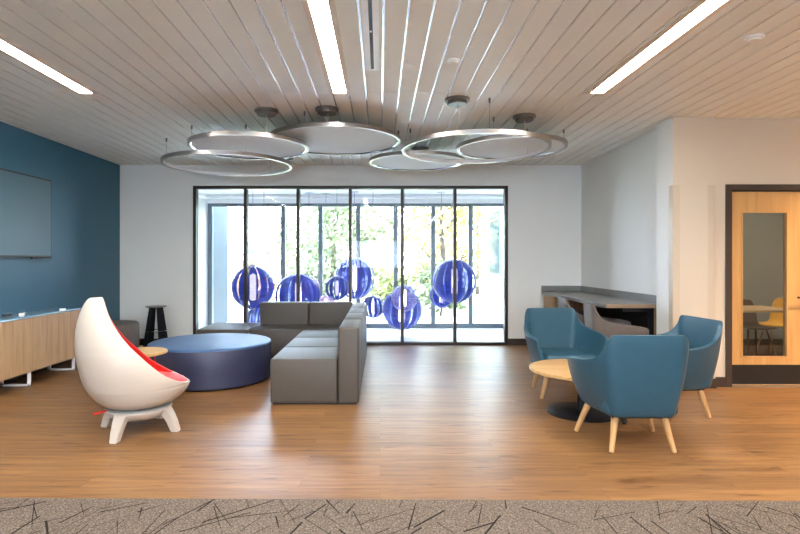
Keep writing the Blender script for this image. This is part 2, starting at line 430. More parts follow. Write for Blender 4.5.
t = thing('air_vent', 'white linear slot air vent in the board ceiling', 'air vent', (-.06, 3.2, H))
O('frame', M['metalwhite'], t, (box, -.053, -.012, -1.1, 1.09, -.008, 0), (box, .012, .053, -1.1, 1.09, -.008, 0), (box, -.012, .012, 1.07, 1.09, -.008, 0), (box, -.012, .012, -1.1, -1.08, -.008, 0))
O('slot', M['black'], t, (box, -.014, .014, -1.08, 1.07, -.003, 0))
O('damper', M['metalwhite'], t, (box, -.008, .004, .35, .37, -.007, -.003))

def detector(name, x, y, r, label):
    t = thing(name, label, 'smoke detector', (x, y, H))
    O('base', M['metalwhite'], t, (lathe, [(r, 0), (r, -.008), (r*.9, -.012)]), smooth=True, angle=30)
    O('cap', M['board'], t, (lathe, [(r*.72, -.012), (r*.72, -.022), (r*.6, -.028)]), smooth=True, angle=30)
detector('ceiling_detector', .56, 4.08, .052, 'small round white ceiling detector near the slotted vent')
detector('ceiling_detector', 2.57, 3.66, .062, 'round beige ceiling cap outward of the door side light')
detector('ceiling_detector', px(554, 7.84), 7.84, .05, 'small ceiling disc behind the overlapping ring pendants')

# warm downlights on the door side
def downlight(x, y, label, e=60, col=(1, .72, .46)):
    t = thing('downlight', label, 'downlight', (x, y, H))
    O('trim', M['metalwhite'], t, (lathe, [(.05, 0), (.075, 0), (.075, -.006), (.05, -.006)], {'closed': True}), smooth=True, angle=30)
    O('lens', emis('downlight_lens', col+(1,), 8), t, (lathe, [(.05, -.001), (.05, -.003)]))
    l = bpy.data.lights.new('downlight_lamp', 'SPOT'); l.energy = e; l.color = col; l.spot_size = 2.4; l.spot_blend = .8; l.shadow_soft_size = .05
    o = bpy.data.objects.new('downlight_lamp', l); C.objects.link(o); o.parent = t; o.location = (0, 0, -.03)
downlight(5.6, 4.9, 'recessed downlight in the corridor ceiling outside the view, nearer the door', 210)
downlight(5.6, 2.4, 'recessed downlight in the corridor ceiling outside the view, farther from door', 170)

# ------------------------------------------------------------------ ring pendants
def pendant(label, cx, cy, z, dia, canopy, anchors, filled, cr=.12):
    t = thing('ring_pendant', label, 'pendant light', (cx, cy, z), 0, 'overlapping nickel hoop pendants')
    R = dia/2
    rg = O('ring', M['nickel'], t, (lathe, [(R, -.022), (R, .022), (R-.028, .022), (R-.028, -.022)], {'closed': True, 'seg': 96}), smooth=True, angle=40)
    if filled:
        O('diffuser', M['disc'], t, (lathe, [(R-.03, -.006), (R-.03, .004)], {'seg': 96}))
        O('inner_lip', M['chrome'], t, (lathe, [(R-.028, -.02), (R-.028, -.007), (R-.045, -.007), (R-.045, -.012)], {'closed': True, 'seg': 96}), smooth=True, angle=40)
    else:
        O('diffuser', M['disc'], t, (lathe, [(R-.028, -.018), (R-.028, .018), (R-.032, .018), (R-.032, -.018)], {'closed': True, 'seg': 96}), smooth=True, angle=40)
    dx, dy = canopy[0]-cx, canopy[1]-cy; up = H-z
    O('canopy', M['canopy'], t, (lathe, [(cr, up), (cr, up-.018), (cr*.98, up-.022)], {'cx': dx, 'cy': dy}),
      (lathe, [(cr*.8, up-.02), (cr*.8, up-.05), (cr*.74, up-.056)], {'cx': dx, 'cy': dy}), smooth=True, angle=30)
    rim = Vector((dx, dy, 0))
    rim = rim.normalized()*(R-.012) if rim.length > .01 else Vector((0, -R+.012, 0))
    end = Vector((rim.x, rim.y, .015)); st = Vector((dx, dy, up-.05))
    pts = [st.lerp(end, s/8)+Vector((.012*math.sin(PI*s/8*1.4), 0, -.02*math.sin(PI*s/8)*up)) for s in range(9)]
    pts[-1] = end
    O('cord', M['cord'], t, (pipe, pts, .0045, 6), smooth=True)
    for an in anchors:
        ax, ay = R*.985*math.cos(math.radians(an)), R*.985*math.sin(math.radians(an))
        O('cable', M['wire'], t, (tube, (ax, ay, 0), (ax, ay, up-.02), .0016, .0016, 6))
        O('cable_anchor', M['canopy'], t, (tube, (ax, ay, up), (ax, ay, up-.045), .011, .009, 10), smooth=True, angle=30)
    return t
pendant('lowest open hoop pendant, the one nearest the blue wall', -1.905, 6.70, 2.57, 1.58, (-1.33, 7.9), (180, 300, 60), False, .07)
pendant('filled disc pendant overlapping the lowest open hoop beside it', -1.48, 6.06, 2.656, 1.34, (-1.16, 5.44), (180, 60, 300), True)
pendant('large filled disc pendant hung closest to the ceiling boards', -.52, 6.19, 2.755, 1.52, (-.536, 5.39), (10, 130, 250), True)
pendant('farthest filled disc pendant, partly behind the big open hoop', .488, 7.13, 2.687, 1.27, (.55, 7.30), (120, 0, 240), True)
pendant('big open hoop pendant with a copper tinted edge', 1.036, 5.83, 2.587, 1.60, (.734, 5.07), (150, 30, 270), False)
pendant('filled disc pendant seen through the big open hoop', 1.53, 6.255, 2.687, 1.27, (1.53, 5.66), (0, 120, 240), True)

# ------------------------------------------------------------------ television and credenza on the blue wall
t = thing('television', 'large wall mounted flat television on the deep blue wall', 'television', (XL, 5.83, 1.885))
O('casing', M['black'], t, (box, 0.012, .075, -.86, .86, -.485, .485, .006))
O('screen', M['screen'], t, (box, .072, .077, -.838, .838, -.462, .465))
O('mount', M['black'], t, (box, .0, .012, -.4, .4, -.3, .3))
O('sensor', M['black'], t, (box, .04, .07, .50, .60, -.498, -.483, .003))

CX0 = XL+.02; CX1 = -3.78
t = thing('credenza', 'long oak credenza with a blue-grey glass top on white sled legs', 'credenza', (0, 0, 0))
O('carcass', M['oak_panel'], t, (box, CX0, CX1-.02, 3.94, 6.72, .165, .745))
O('top', M['glass_top'], t, (box, CX0-.01, CX1+.01, 3.93, 6.735, .745, .765, .003))
for i in range(6):
    y1 = 6.727-.463*i
    O('door', M['oak_panel'], t, (box, CX1-.019, CX1, y1-.460, y1, .16, .742, .002))
for y in (4.1, 5.80, 6.64) :
    O('sled_leg', M['metalwhite'], t, (box, CX1-.05, CX1-.02, y-.012, y+.012, 0, .165), (box, CX0+.04, CX1-.02, y-.012, y+.012, 0, .02), (box, CX0+.04, CX0+.07, y-.012, y+.012, 0, .165))
t = thing('remote_control', 'small white remote control lying on the credenza top', 'remote', (-3.98, 5.93, .765), .5)
O('body', M['metalwhite'], t, (box, -.025, .025, -.08, .08, 0, .018, .005))
O('button_pad', M['black'], t, (box, -.014, .014, -.06, .03, .018, .0195))
tag(O('remote_control', M['black'], None, (box, -.02, .02, -.075, .075, 0, .02, .005), loc=(-4.06, 5.80, .765), rot=(0, 0, .2)), 'small black remote control lying behind the white one', 'remote')
tag(O('cable_cap', M['metalwhite'], None, (lathe, [(.035, 0), (.035, .01), (.028, .014)]), smooth=True, angle=30, loc=(-3.87, 6.50, .765)), 'little round white cap on the far end of the credenza', 'cable cap')

# ------------------------------------------------------------------ white egg-backed lounge chair
def interp(tab, z):
    for a, b in zip(tab, tab[1:]):
        if z <= b[0]:
            s = (z-a[0])/(b[0]-a[0]); return [p+(q-p)*s for p, q in zip(a, b)]
    return list(tab[-1])
EGG = [  # z, x_back, x_front, half width, wrap angle
    (.205, -.17, .15, .15, 180), (.215, -.225, .21, .215, 180), (.235, -.27, .275, .265, 180), (.27, -.315, .33, .305, 180), (.32, -.355, .372, .33, 180),
    (.362, -.380, .392, .342, 180), (.369, -.385, .368, .343, 160), (.387, -.393, .322, .346, 143), (.42, -.405, .25, .35, 128), (.47, -.42, .17, .352, 118), (.52, -.432, .105, .350, 111),
    (.583, -.444, .04, .342, 105), (.65, -.453, -.025, .325, 101), (.72, -.457, -.09, .298, 98), (.80, -.454, -.148, .260, 95), (.88, -.442, -.195, .216, 93),
    (.95, -.424, -.225, .172, 91), (1.02, -.397, -.245, .122, 90), (1.06, -.372, -.255, .09, 90), (1.08, -.345, -.262, .065, 90)]
def egg_point(z, q, inset=0.0):
    _, xb, xr, ay, a = interp(EGG, z); a = math.radians(a); xb += inset; ay -= inset
    ax = (xr-xb)/(1-math.cos(a)); cx = xb+ax; t = a*q
    return Vector((cx-ax*math.cos(t), ay*math.sin(t), z))
def egg_bm(z0, z1, nz, na, inset=0.0, qlim=1.0):
    bm = bmesh.new(); rows = []
    zs = [z for z in ([r[0] for r in EGG]) if z0 <= z <= z1]
    extra = []
    for a, b in zip(zs, zs[1:]): extra += [a, (a+b)/2]
    extra.append(zs[-1])
    for z in extra: rows.append([bm.verts.new(egg_point(z, -qlim+2*qlim*i/na, inset)) for i in range(na+1)])
    for A, B in zip(rows, rows[1:]):
        for i in range(na): bm.faces.new((A[i], A[i+1], B[i+1], B[i]))
    return bm, rows
CH = thing('lounge_chair', 'white teardrop shell lounge chair with red upholstery', 'chair', (-1.945, 4.31, 0), math.radians(29))
bm, rows = egg_bm(.205, 1.08, 0, 40)
bm.faces.new(rows[0][:-1])
bmesh.ops.remove_doubles(bm, verts=bm.verts, dist=.0008)
sh = finish(bm, 'shell', M['shellwhite'], CH, True)
m = sh.modifiers.new('s', 'SOLIDIFY'); m.thickness = .022; m.offset = -1
m = sh.modifiers.new('b', 'SUBSURF'); m.levels = 1; m.render_levels = 2
bm, rows = egg_bm(.387, 1.06, 0, 32, .026, 1.0)
up = finish(bm, 'upholstery', M['red'], CH, True)
m = up.modifiers.new('s', 'SOLIDIFY'); m.thickness = .018; m.offset = 0
m = up.modifiers.new('b', 'SUBSURF'); m.levels = 1; m.render_levels = 2
bm = bmesh.new()
prof = [(0.0, .44), (.12, .438), (.22, .43), (.285, .413), (.318, .385), (.325, .35), (.29, .31)]
rings = []
for r, z in prof[1:]:
    rings.append([bm.verts.new((.008+r*1.13*math.cos(2*PI*i/40), r*1.03*math.sin(2*PI*i/40), z-.012*math.cos(2*PI*i/40))) for i in range(40)])
cv = bm.verts.new((.008, 0, .44))
for i in range(40):
    j = (i+1) % 40; bm.faces.new((cv, rings[0][i], rings[0][j]))
    for A, B in zip(rings, rings[1:]): bm.faces.new((A[i], B[i], B[j], A[j]))
bm.faces.new(rings[-1])
finish(bm, 'seat_cushion', M['red'], CH, True)
O('swivel_ring', M['ringgray'], CH, (lathe, [(.245, .193), (.25, .197), (.25, .205), (.235, .209)]), smooth=True, angle=40)
O('pedestal', M['shellwhite'], CH, (lathe, [(.17, .115), (.215, .135), (.243, .165), (.25, .185), (.245, .193)]), smooth=True, angle=50)
for an in (167, 262, 352, 82):
    a = math.radians(an-29); bm = bmesh.new()
    sec = [(.13, .19, .10, .10), (.19, .30, .0, .06)]
    # (z, r_in, r_out, half_t)
    lv = [(.0, .285, .345, .030), (.08, .25, .318, .037), (.14, .215, .285, .045), (.187, .15, .25, .055)]
    rg = []
    for z, ri, ro, ht in lv:
        rg.append([bm.verts.new((r*math.cos(a)-s*ht*math.sin(a), r*math.sin(a)+s*ht*math.cos(a), z)) for r, s in ((ri, -1), (ro, -1), (ro, 1), (ri, 1))])
    for A, B in zip(rg, rg[1:]):
        for i in range(4): bm.faces.new((A[i], A[(i+1) % 4], B[(i+1) % 4], B[i]))
    bm.faces.new(rg[0][::-1]); bm.faces.new(rg[-1])
    bmesh.ops.bevel(bm, geom=[e for e in bm.edges], offset=.006, segments=2, affect='EDGES')
    finish(bm, 'leg', M['shellwhite'], CH, True, angle=40)
O('lever', M['red'], CH, (tube, (-.24, -.08, .205), (-.33, -.10, .195), .007, .009, 10), smooth=True, angle=40)

# oak side table with red wire legs behind it
t = thing('side_table', 'small round oak side table with red legs behind the white lounge chair', 'side table', (-2.29, 5.07, 0))
O('table_top', M['oak_top'], t, (lathe, [(.235, .478), (.252, .484), (.252, .502), (.248, .505)]), smooth=True, angle=30)
for i in range(3):
    a = math.radians(-60+120*i)
    f = Vector((.19*math.cos(a), .19*math.sin(a), 0.006)); w0 = Vector((-.06*math.sin(a), .06*math.cos(a), 0))
    tp = Vector((.12*math.cos(a), .12*math.sin(a), .48))
    O('leg', M['redmetal'], t, (pipe, [tp+w0, f.lerp(tp+w0, .05), f, f.lerp(tp-w0, .05), tp-w0], .007, 8), smooth=True)

# ------------------------------------------------------------------ round ottoman
t = thing('round_ottoman', 'large round navy ottoman with a slate blue top', 'ottoman', (-1.955, 6.18, 0))
R = .682
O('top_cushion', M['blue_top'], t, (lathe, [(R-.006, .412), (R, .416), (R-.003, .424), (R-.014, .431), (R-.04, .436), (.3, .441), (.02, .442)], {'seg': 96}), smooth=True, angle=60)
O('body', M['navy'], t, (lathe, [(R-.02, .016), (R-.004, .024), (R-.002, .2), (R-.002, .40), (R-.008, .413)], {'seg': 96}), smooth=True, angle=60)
O('plinth', M['black'], t, (lathe, [(R-.07, 0), (R-.07, .025)], {'seg': 64}), smooth=True, angle=30)
for a in (math.radians(d) for d in (255, 345, 75, 165)):
    O('seam', M['seam'], t, (tube, ((R-.0015)*math.cos(a), (R-.0015)*math.sin(a), .03), ((R-.001)*math.cos(a), (R-.001)*math.sin(a), .405), .0025, .0025, 6))

# ------------------------------------------------------------------ grey sectional
GF = M['grey_fabric']; g = .004
t = thing('sectional_sofa', 'grey modular L-shaped sofa facing the round navy ottoman', 'sofa', (0, 0, 0))
def cushion(name, x0, x1, y0, y1, z0, z1, b=.022):
    z0 = .012; z1 = z1+.008
    O(name, GF, t, (box, x0+g, x1-g, y0+g, y1-g, z0, z1, b, 3), smooth=True, angle=60)
X0, X1, X2 = -1.045, -.40, -.195
ys = [5.035, 5.76, 6.475, 7.17]
for a, b in zip(ys, ys[1:]):
    cushion('seat', X0, X1, a, b, .03, .425)
    cushion('backrest', X1, X2, a, b, .03, .725)
cushion('seat', X0, X1, 7.17, 7.80, .03, .425)
cushion('backrest', X1, X2, 7.17, 8.01, .03, .725)
cushion('backrest', X0, X1, 7.80, 8.01, .03, .74)
cushion('seat', -1.765, X0, 7.17, 7.80, .03, .425)
cushion('backrest', -1.765, X0, 7.80, 8.01, .03, .74)
O('plinth', M['black'], t, (box, X0+.03, X2-.03, 5.06, 7.98, 0, .035), (box, -1.73, X0+.05, 7.20, 7.98, 0, .035))
t = thing('bench_ottoman', 'backless grey bench seat at the open end of the sofa', 'ottoman', (-2.125, 7.59, 0))
O('seat', GF, t, (box, -.355+g, .355-g, -.42, .42, .012, .433, .022, 3), smooth=True, angle=60)
O('plinth', M['black'], t, (box, -.32, .32, -.38, .38, 0, .035))

# corner pouf and black stool
t = thing('drum_pouf', 'dark brown-grey drum pouf in the corner by the blue wall', 'ottoman', (-3.74, 7.52, 0))
O('body', M['pouf'], t, (lathe, [(.30, .02), (.315, .03), (.32, .25), (.315, .46), (.295, .488), (.25, .495)], {'seg': 64}), smooth=True, angle=60)
O('plinth', M['black'], t, (lathe, [(.27, 0), (.27, .025)], {'seg': 48}))
t = thing('stool', 'black stool with broad tapering legs in the far corner', 'stool', (-3.40, 8.10, 0), math.radians(10))
O('seat', M['canopy'], t, (lathe, [(.135, .655), (.150, .66), (.150, .672), (.145, .676)]), smooth=True, angle=30)
for i in range(4):
    a = math.radians(45+90*i); bm = bmesh.new(); rg = []
    for z, r, hw in ((0, .180, .058), (.655, .078, .040)):
        rg.append([bm.verts.new((r*math.cos(a)+u*.012*math.cos(a)-s*hw*math.sin(a), r*math.sin(a)+u*.012*math.sin(a)+s*hw*math.cos(a), z)) for u, s in ((-1, -1), (1, -1), (1, 1), (-1, 1))])
    for i4 in range(4): bm.faces.new((rg[0][i4], rg[0][(i4+1) % 4], rg[1][(i4+1) % 4], rg[1][i4]))
    bm.faces.new(rg[0][::-1]); bm.faces.new(rg[1])
    finish(bm, 'leg', M['blackmetal'], t)
O('foot_ring', M['chrome'], t, (lathe, [(.155, .29), (.163, .298), (.155, .306), (.147, .298)], {'closed': True}), smooth=True)

# ------------------------------------------------------------------ tub armchairs
TOP = [(0, -.335, .845), (.20, -.335, .845), (.262, -.325, .835), (.292, -.295, .765), (.322, -.225, .68), (.362, -.12, .642), (.39, .02, .622), (.392, .15, .606), (.372, .255, .585), (.362, .275, .565)]
BOT = [(0, -.27, .275), (.165, -.27, .275), (.205, -.26, .275), (.228, -.23, .275), (.245, -.17, .275), (.258, -.10, .275), (.275, 0, .275), (.283, .12, .275), (.28, .23, .28), (.278, .255, .285)]
def cat(pts, n):
    P_ = [Vector(p) for p in pts]; out = []
    for i in range(len(P_)-1):
        p0 = P_[max(i-1, 0)] if i else Vector((-P_[1].x, P_[1].y, P_[1].z)); p1 = P_[i]; p2 = P_[i+1]; p3 = P_[min(i+2, len(P_)-1)]
        for k in range(n):
            s = k/n
            out.append(.5*((2*p1)+(p2-p0)*s+(2*p0-5*p1+4*p2-p3)*s*s+(3*p1-p0-3*p2+p3)*s**3))
    out.append(P_[-1]); return out
def make_tub(label, mat, legmat, kind='armchair', group=None):
    t = thing(kind, label, 'chair', (0, 0, 0), 0, group)
    a = cat(TOP, 3); b = cat(BOT, 3)
    mir = lambda L: [Vector((-p.x, p.y, p.z)) for p in L[:0:-1]]+L
    a = mir(a); b = mir(b); n = len(a); bm = bmesh.new(); rows = []
    rows.append([bm.verts.new((p.x*.86, p.y*.86, .252)) for p in b])
    rows.append([bm.verts.new((p.x*.96, p.y*.96, .257)) for p in b])
    for k in range(9):
        v = k/8; row = []
        for p, q in zip(b, a):
            c = p.lerp(q, v); o = Vector((c.x, c.y, 0)); o = o.normalized() if o.length else o
            c = c+o*.014*math.sin(PI*v); row.append(bm.verts.new(c))
        rows.append(row)
    for A, B in zip(rows, rows[1:]):
        for i in range(n-1): bm.faces.new((A[i], A[i+1], B[i+1], B[i]))
    s = finish(bm, 'shell', mat, t, True)
    m = s.modifiers.new('s', 'SOLIDIFY'); m.thickness = .036; m.offset = 1 if False else -1; m.use_even_offset = False
    m = s.modifiers.new('v', 'BEVEL'); m.width = .012; m.segments = 3; m.limit_method = 'ANGLE'; m.angle_limit = math.radians(50)
    O('seat', mat, t, (box, -.262, .262, -.235, .275, .262, .43, .035, 4), smooth=True, angle=70)
    O('underframe', M['blackmetal'], t, (box, -.20, .20, -.20, .20, .235, .262))
    for sx, sy, fx, fy in ((-1, 1, .305, .245), (1, 1, .305, .245), (-1, -1, .222, -.235), (1, -1, .222, -.235)):
        tx, ty = (.215, .19) if sy > 0 else (.17, -.175)
        O('leg', legmat, t, (tube, (sx*tx, ty, .262), (sx*fx, fy, .004), .027, .0165, 16), smooth=True, angle=40)
    return t
def place(o, x, y, deg, label=None):
    o.location = (x, y, 0); o.rotation_euler = (0, 0, math.radians(deg))
    if label: o['label'] = label
tub = make_tub('teal armchair with its back to the viewer, nearest the carpet', M['teal'], M['oak_leg'], group='teal armchairs round the low oak table')
chair2 = copy_tree(tub); chair3 = copy_tree(tub)
place(tub, 1.87, 4.02, -1)
place(chair2, 1.88, 5.51, 183, 'teal armchair facing the viewer across the low oak table')
place(chair3, 2.60, 4.82, 95, 'teal armchair turned sideways beside the warm-lit column')

# low round table
t = thing('low_table', 'low round oak table on a black disc base among teal armchairs', 'table', (1.805, 4.785, 0))
O('table_top', M['oak_top'], t, (lathe, [(.432, .368), (.448, .376), (.448, .396), (.442, .40)], {'seg': 72}), smooth=True, angle=30)
O('column', M['blackmetal'], t, (lathe, [(.034, .02), (.034, .36), (.12, .366), (.12, .37)]), smooth=True, angle=30)
O('base', M['blackmetal'], t, (lathe, [(.30, 0), (.30, .012), (.285, .02), (.05, .026)], {'seg': 64}), smooth=True, angle=30)
tag(O('floor_glide', M['blackmetal'], None, (lathe, [(.016, 0), (.016, .018), (.028, .022), (.024, .04), (.006, .046)]), smooth=True, angle=40, loc=(px(624, 4.46), 4.46, 0)), 'small black knob on the floor beside the black table base', 'knob')

# ------------------------------------------------------------------ alcove counter and taupe chairs
CT = .862
t = thing('counter', 'long grey laminate counter along the pale alcove wall', 'counter', (0, 0, 0))
O('worktop', M['stone'], t, (box, 2.60, XR-.002, 6.13, YB-.002, CT-.045, CT, .003))
O('edge_band', M['edge'], t, (box, 2.602, XR-.004, 6.124, 6.131, CT-.043, CT-.004))
O('backsplash', M['stone'], t, (box, XR-.022, XR-.002, 6.13, YB-.002, CT, .957, .002), (box, 2.60, XR-.022, YB-.022, YB-.002, CT, .957, .002))
O('back_panel', M['black'], t, (box, XR-.012, XR-.002, 6.2, 8.08, .1, CT-.046))
O('end_panel', M['edge'], t, (box, XR-.07, XR-.014, 6.15, 6.175, 0, CT-.045))
O('bracket', M['blackmetal'], t, (box, XR-.40, XR-.03, 6.25, 6.27, CT-.10, CT-.045), (box, XR-.10, XR-.03, 6.25, 6.27, 0, CT-.1))
O('bracket', M['blackmetal'], t, (box, XR-.40, XR-.03, 7.15, 7.17, CT-.10, CT-.045), (box, XR-.10, XR-.03, 7.15, 7.17, 0, CT-.1))
t = thing('drawer_cabinet', 'oak drawer cabinet under the far end of the grey counter', 'cabinet', (0, 0, 0))
O('carcass', M['walnut'], t, (box, 2.65, XR-.01, 8.09, YB-.014, .08, CT-.047))
O('plinth', M['black'], t, (box, 2.70, XR-.02, 8.11, YB-.02, 0, .08))
for i, (a, b) in enumerate(((.655, .808), (.40, .650), (.09, .395))):
    d = O('drawer', M['oak_panel'], t, (box, 2.632, 2.65, 8.10, YB-.02, a, b, .002))
    O('handle', M['nickel'], d, (box, 2.620, 2.632, 8.27, 8.40, (a+b)/2-.005, (a+b)/2+.005))
ch = make_tub('taupe upholstered chair nearest the warm-lit column, pushed under the grey counter', M['taupe'], M['brownmetal'], group='taupe chairs at the grey counter')
c2 = copy_tree(ch)
place(ch, 2.87, 6.50, -100)
place(c2, 2.85, 7.40, -97, 'taupe upholstered chair farther from view, pushed under the grey counter')

# ------------------------------------------------------------------ door, its frame and the room behind
d = sroot('door_1')
O('frame', M['base'], d, (box, 3.735, 3.80, DY-.015, DY+.145, 0, 2.187), (box, 4.71, 4.775, DY-.015, DY+.145, 0, 2.187), (box, 3.80, 4.71, DY-.015, DY+.145, 2.125, 2.187))
ly = DY+.03
leaf = O('leaf', M['maple'], d, (box, 3.803, 3.93, ly, ly+.045, .012, 2.112), (box, 4.435, 4.707, ly, ly+.045, .012, 2.112), (box, 3.93, 4.435, ly, ly+.045, 1.896, 2.112), (box, 3.93, 4.435, ly, ly+.045, .012, .307))
O('glazing_bead', M['maple'], leaf, (box, 3.93, 3.943, ly-.006, ly+.05, .307, 1.896), (box, 4.422, 4.435, ly-.006, ly+.05, .307, 1.896), (box, 3.943, 4.422, ly-.006, ly+.05, 1.883, 1.896), (box, 3.943, 4.422, ly-.006, ly+.05, .307, .32))
O('glass_pane', M['doorglass'], leaf, (box, 3.943, 4.422, ly+.018, ly+.026, .32, 1.883))
O('kick_plate', M['black'], leaf, (box, 3.806, 4.704, ly-.002, ly, .02, .232))
O('lever_handle', M['black'], leaf, (tube, (4.62, ly, .965), (4.62, ly-.05, .965), .012), (box, 4.50, 4.632, ly-.06, ly-.045, .955, .975, .003), (tube, (4.62, ly-.008, .965), (4.62, ly, .965), .028))
O('threshold', M['nickel'], d, (box, 3.80, 4.71, DY-.02, DY+.13, 0.0, .012))
struct(O('wall_office_back', M['wall_gray'], None, (box, 3.37, XE, 8.55, 8.65, 0, H+.08)))
struct(O('wall_office_left', M['wall_gray'], None, (box, 3.361, 3.43, 5.91, 8.55, 0, H+.08)))
struct(O('baseboard_office', M['base'], None, (box, 3.43, XE, 8.538, 8.55, 0.003, .105)))
struct(O('floor_office', M['carpet_dark'], None, (box, 3.43, XE, 5.905, 8.538, 0.0, .003)))
t = thing('added_panel_light', 'added square ceiling panel brightening the office behind the door', 'ceiling light', (5.6, 6.9, H))  # added unseen panel, brightens the room seen through the door glass
O('frame', M['metalwhite'], t, (box, -.2, .2, -.2, .2, -.004, 0))
O('diffuser', emis('office_fill_panel', (1, .90, .76, 1), 34), t, (box, -.18, .18, -.18, .18, -.008, -.004))
t = thing('office_table', 'light wood table seen through the door glass', 'table', (4.75, 6.95, 0))
O('table_top', M['oak_top'], t, (box, -.55, .52, -.3, .42, .715, .742, .004))
O('pedestal', M['nickel'], t, (lathe, [(.03, .02), (.03, .7), (.10, .715)], {'cx': -.2}), smooth=True, angle=30)
O('base', M['nickel'], t, (lathe, [(.26, .003), (.26, .015), (.05, .025)], {'cx': -.2}), smooth=True, angle=30)
def office_chair(label, x, y, deg, seatmat, legmat):
    t = thing('office_chair', label, 'chair', (x, y, .003), math.radians(deg))
    bm = bmesh.new(); rows = []
    prof = [(.22, .44, .19), (.20, .455, .21), (.05, .445, .215), (-.12, .445, .21), (-.185, .475, .205), (-.215, .55, .20), (-.235, .66, .195), (-.25, .77, .175), (-.255, .82, .13)]
    for y_, z_, hw in prof: rows.append([bm.verts.new((hw*(i/4-1), y_+(.03*(i/4-1)**2 if z_ > .5 else 0), z_+(.02*(i/4-1)**2 if z_ < .5 else 0))) for i in range(9)])
    for A, B in zip(rows, rows[1:]):
        for i in range(8): bm.faces.new((A[i], A[i+1], B[i+1], B[i]))
    s = finish(bm, 'seat_shell', seatmat, t, True)
    m = s.modifiers.new('s', 'SOLIDIFY'); m.thickness = .012
    m = s.modifiers.new('b', 'SUBSURF'); m.levels = 1; m.render_levels = 2
    for sx, sy in ((-1, 1), (1, 1), (-1, -1), (1, -1)):
        O('leg', legmat, t, (tube, (sx*.12, sy*.10, .44), (sx*.21, sy*.21, .0), .013, .009, 10), smooth=True, angle=40)
    return t
office_chair('yellow plastic chair behind the door glass', 5.62, 7.52, 118, M['yellow'], M['oak_leg'])
office_chair('dark brown chair tucked under the table behind the door glass', 5.05, 7.24, 180, M['brownmetal'], M['brownmetal'])

# ------------------------------------------------------------------ slatted globe lamps in the vestibule
def globe(label, gx, gy, pr, d, mat, rot=0.0, ns=12):
    r = pr*d/533; z = 1.37-(gy-260)*d/533; x = px(gx, d)
    t = thing('globe_pendant', label, 'pendant light', (x, d, z), rot, 'slatted globe lamps behind the window wall')
    bm = bmesh.new()
    for k in range(ns):
        c = 2*PI*k/ns; rows = []
        for i in range(17):
            ph = -PI/2+PI*(i/16)*.94+PI*.03; hw = (PI/ns)*(1-(.10 if k % 2 else .42)*math.cos(ph)**2)
            q = []
            for j in range(5):
                a = c+hw*(j/2-1)
                rr_ = r*(1-.025*(1 if k % 2 else 0))
                q.append(bm.verts.new((rr_*math.cos(ph)*math.cos(a), rr_*math.cos(ph)*math.sin(a), rr_*math.sin(ph))))
            rows.append(q)
        for A, B in zip(rows, rows[1:]):
            for j in range(4): bm.faces.new((A[j], A[j+1], B[j+1], B[j]))
    finish(bm, 'shade', mat, t, True)
    O('lamp_tube', M['lamp'], t, (lathe, [(r*.02, -r*.62), (r*.14, -r*.56), (r*.14, r*.56), (r*.02, r*.62)], {'seg': 20}), smooth=True)
    O('hub', M['nickel'], t, (lathe, [(r*.10, r*.93), (r*.12, r*.97), (r*.10, r*1.02), (.012, r*1.06)], {'seg': 20}), (lathe, [(r*.10, -r*.95), (r*.12, -r*.98), (r*.06, -r*1.01)], {'seg': 20}), smooth=True)
    O('cord', M['wire'], t, (tube, (0, 0, r), (0, 0, VH-z-.02), .004, .004, 6))
    O('canopy', M['disc'], t, (lathe, [(.06, VH-z), (.075, VH-z-.012), (.07, VH-z-.022)], {'seg': 24}), smooth=True, angle=30)
    return t
globe('large cobalt slatted globe lamp above the bench end of the sofa', 253, 287.3, 22, 9.15, M['blue_glass'], .25)
globe('cobalt globe lamp mostly hidden behind the sofa, below the first globe', 264, 320, 18, 9.62, M['blue_glass'], .1)
globe('large cobalt globe lamp rising directly behind the sofa backrests', 298.3, 296, 23, 9.2, M['blue_glass'], .5)
globe('pale rose globe lamp glimpsed between two cobalt globes', 309, 287, 11, 10.1, M['pink_glass'], .2)
globe('small cobalt globe lamp overlapping a larger one over the sofa corner', 337, 288, 12.3, 9.3, M['blue_glass'], .1)
globe('large cobalt globe lamp hung highest above the sofa corner', 354.5, 278.3, 20.8, 9.9, M['blue_glass'], .35)
globe('small pale rose globe lamp just above the sofa backrest', 326, 305, 10, 10.2, M['pink_glass'], .4)
globe('small cobalt globe lamp beside the sofa arm end', 373, 307, 11.3, 9.6, M['blue_glass'], .3)
globe('large low cobalt globe lamp behind the pale lavender one', 402, 309.5, 20.3, 9.66, M['blue_glass'], .1)
globe('pale lavender globe lamp in front of the low cobalt one', 404.5, 298, 13.3, 9.0, M['pale_glass'], .3)
globe('large cobalt globe lamp nearest the alcove side of the window', 454.3, 281.2, 22, 9.2, M['blue_glass'], .15)
globe('small cobalt globe lamp tucked behind the last large globe', 441.5, 295, 12.6, 9.95, M['blue_glass'], .45)

# ------------------------------------------------------------------ outdoors
struct(O('ground', M['lawn'], None, (box, -60, 60, 13.5, 90, -.25, -.1)))
struct(O('ground_patio', M['concrete'], None, (box, -30, 30, VY+.2, 13.5, -.2, -.06)))
t = thing('building_wing', 'white stucco building wing with a tall teal window outside', 'building', (0, 0, 0))
O('wall', M['stucco'], t, (box, 2.84, 8, VY+.4, 14.1, -.2, 4.2))
wn = O('window', M['frame_gray'], t, (box, 2.80, 2.85, 12.45, 13.65, .98, 2.60))
O('pane', M['winglass'], wn, (box, 2.79, 2.80, 12.52, 13.58, 1.05, 2.53))
t = thing('building_pier', 'blue-grey wall pier with white end outside the glazing', 'building', (0, 0, 0))
O('wall', M['bluegrey'], t, (box, -8, -3.52, VY+.4, 12.3, -.2, 4.2))
O('end_trim', M['stucco'], t, (box, -8, -3.50, 12.3, 12.55, -.2, 4.2))
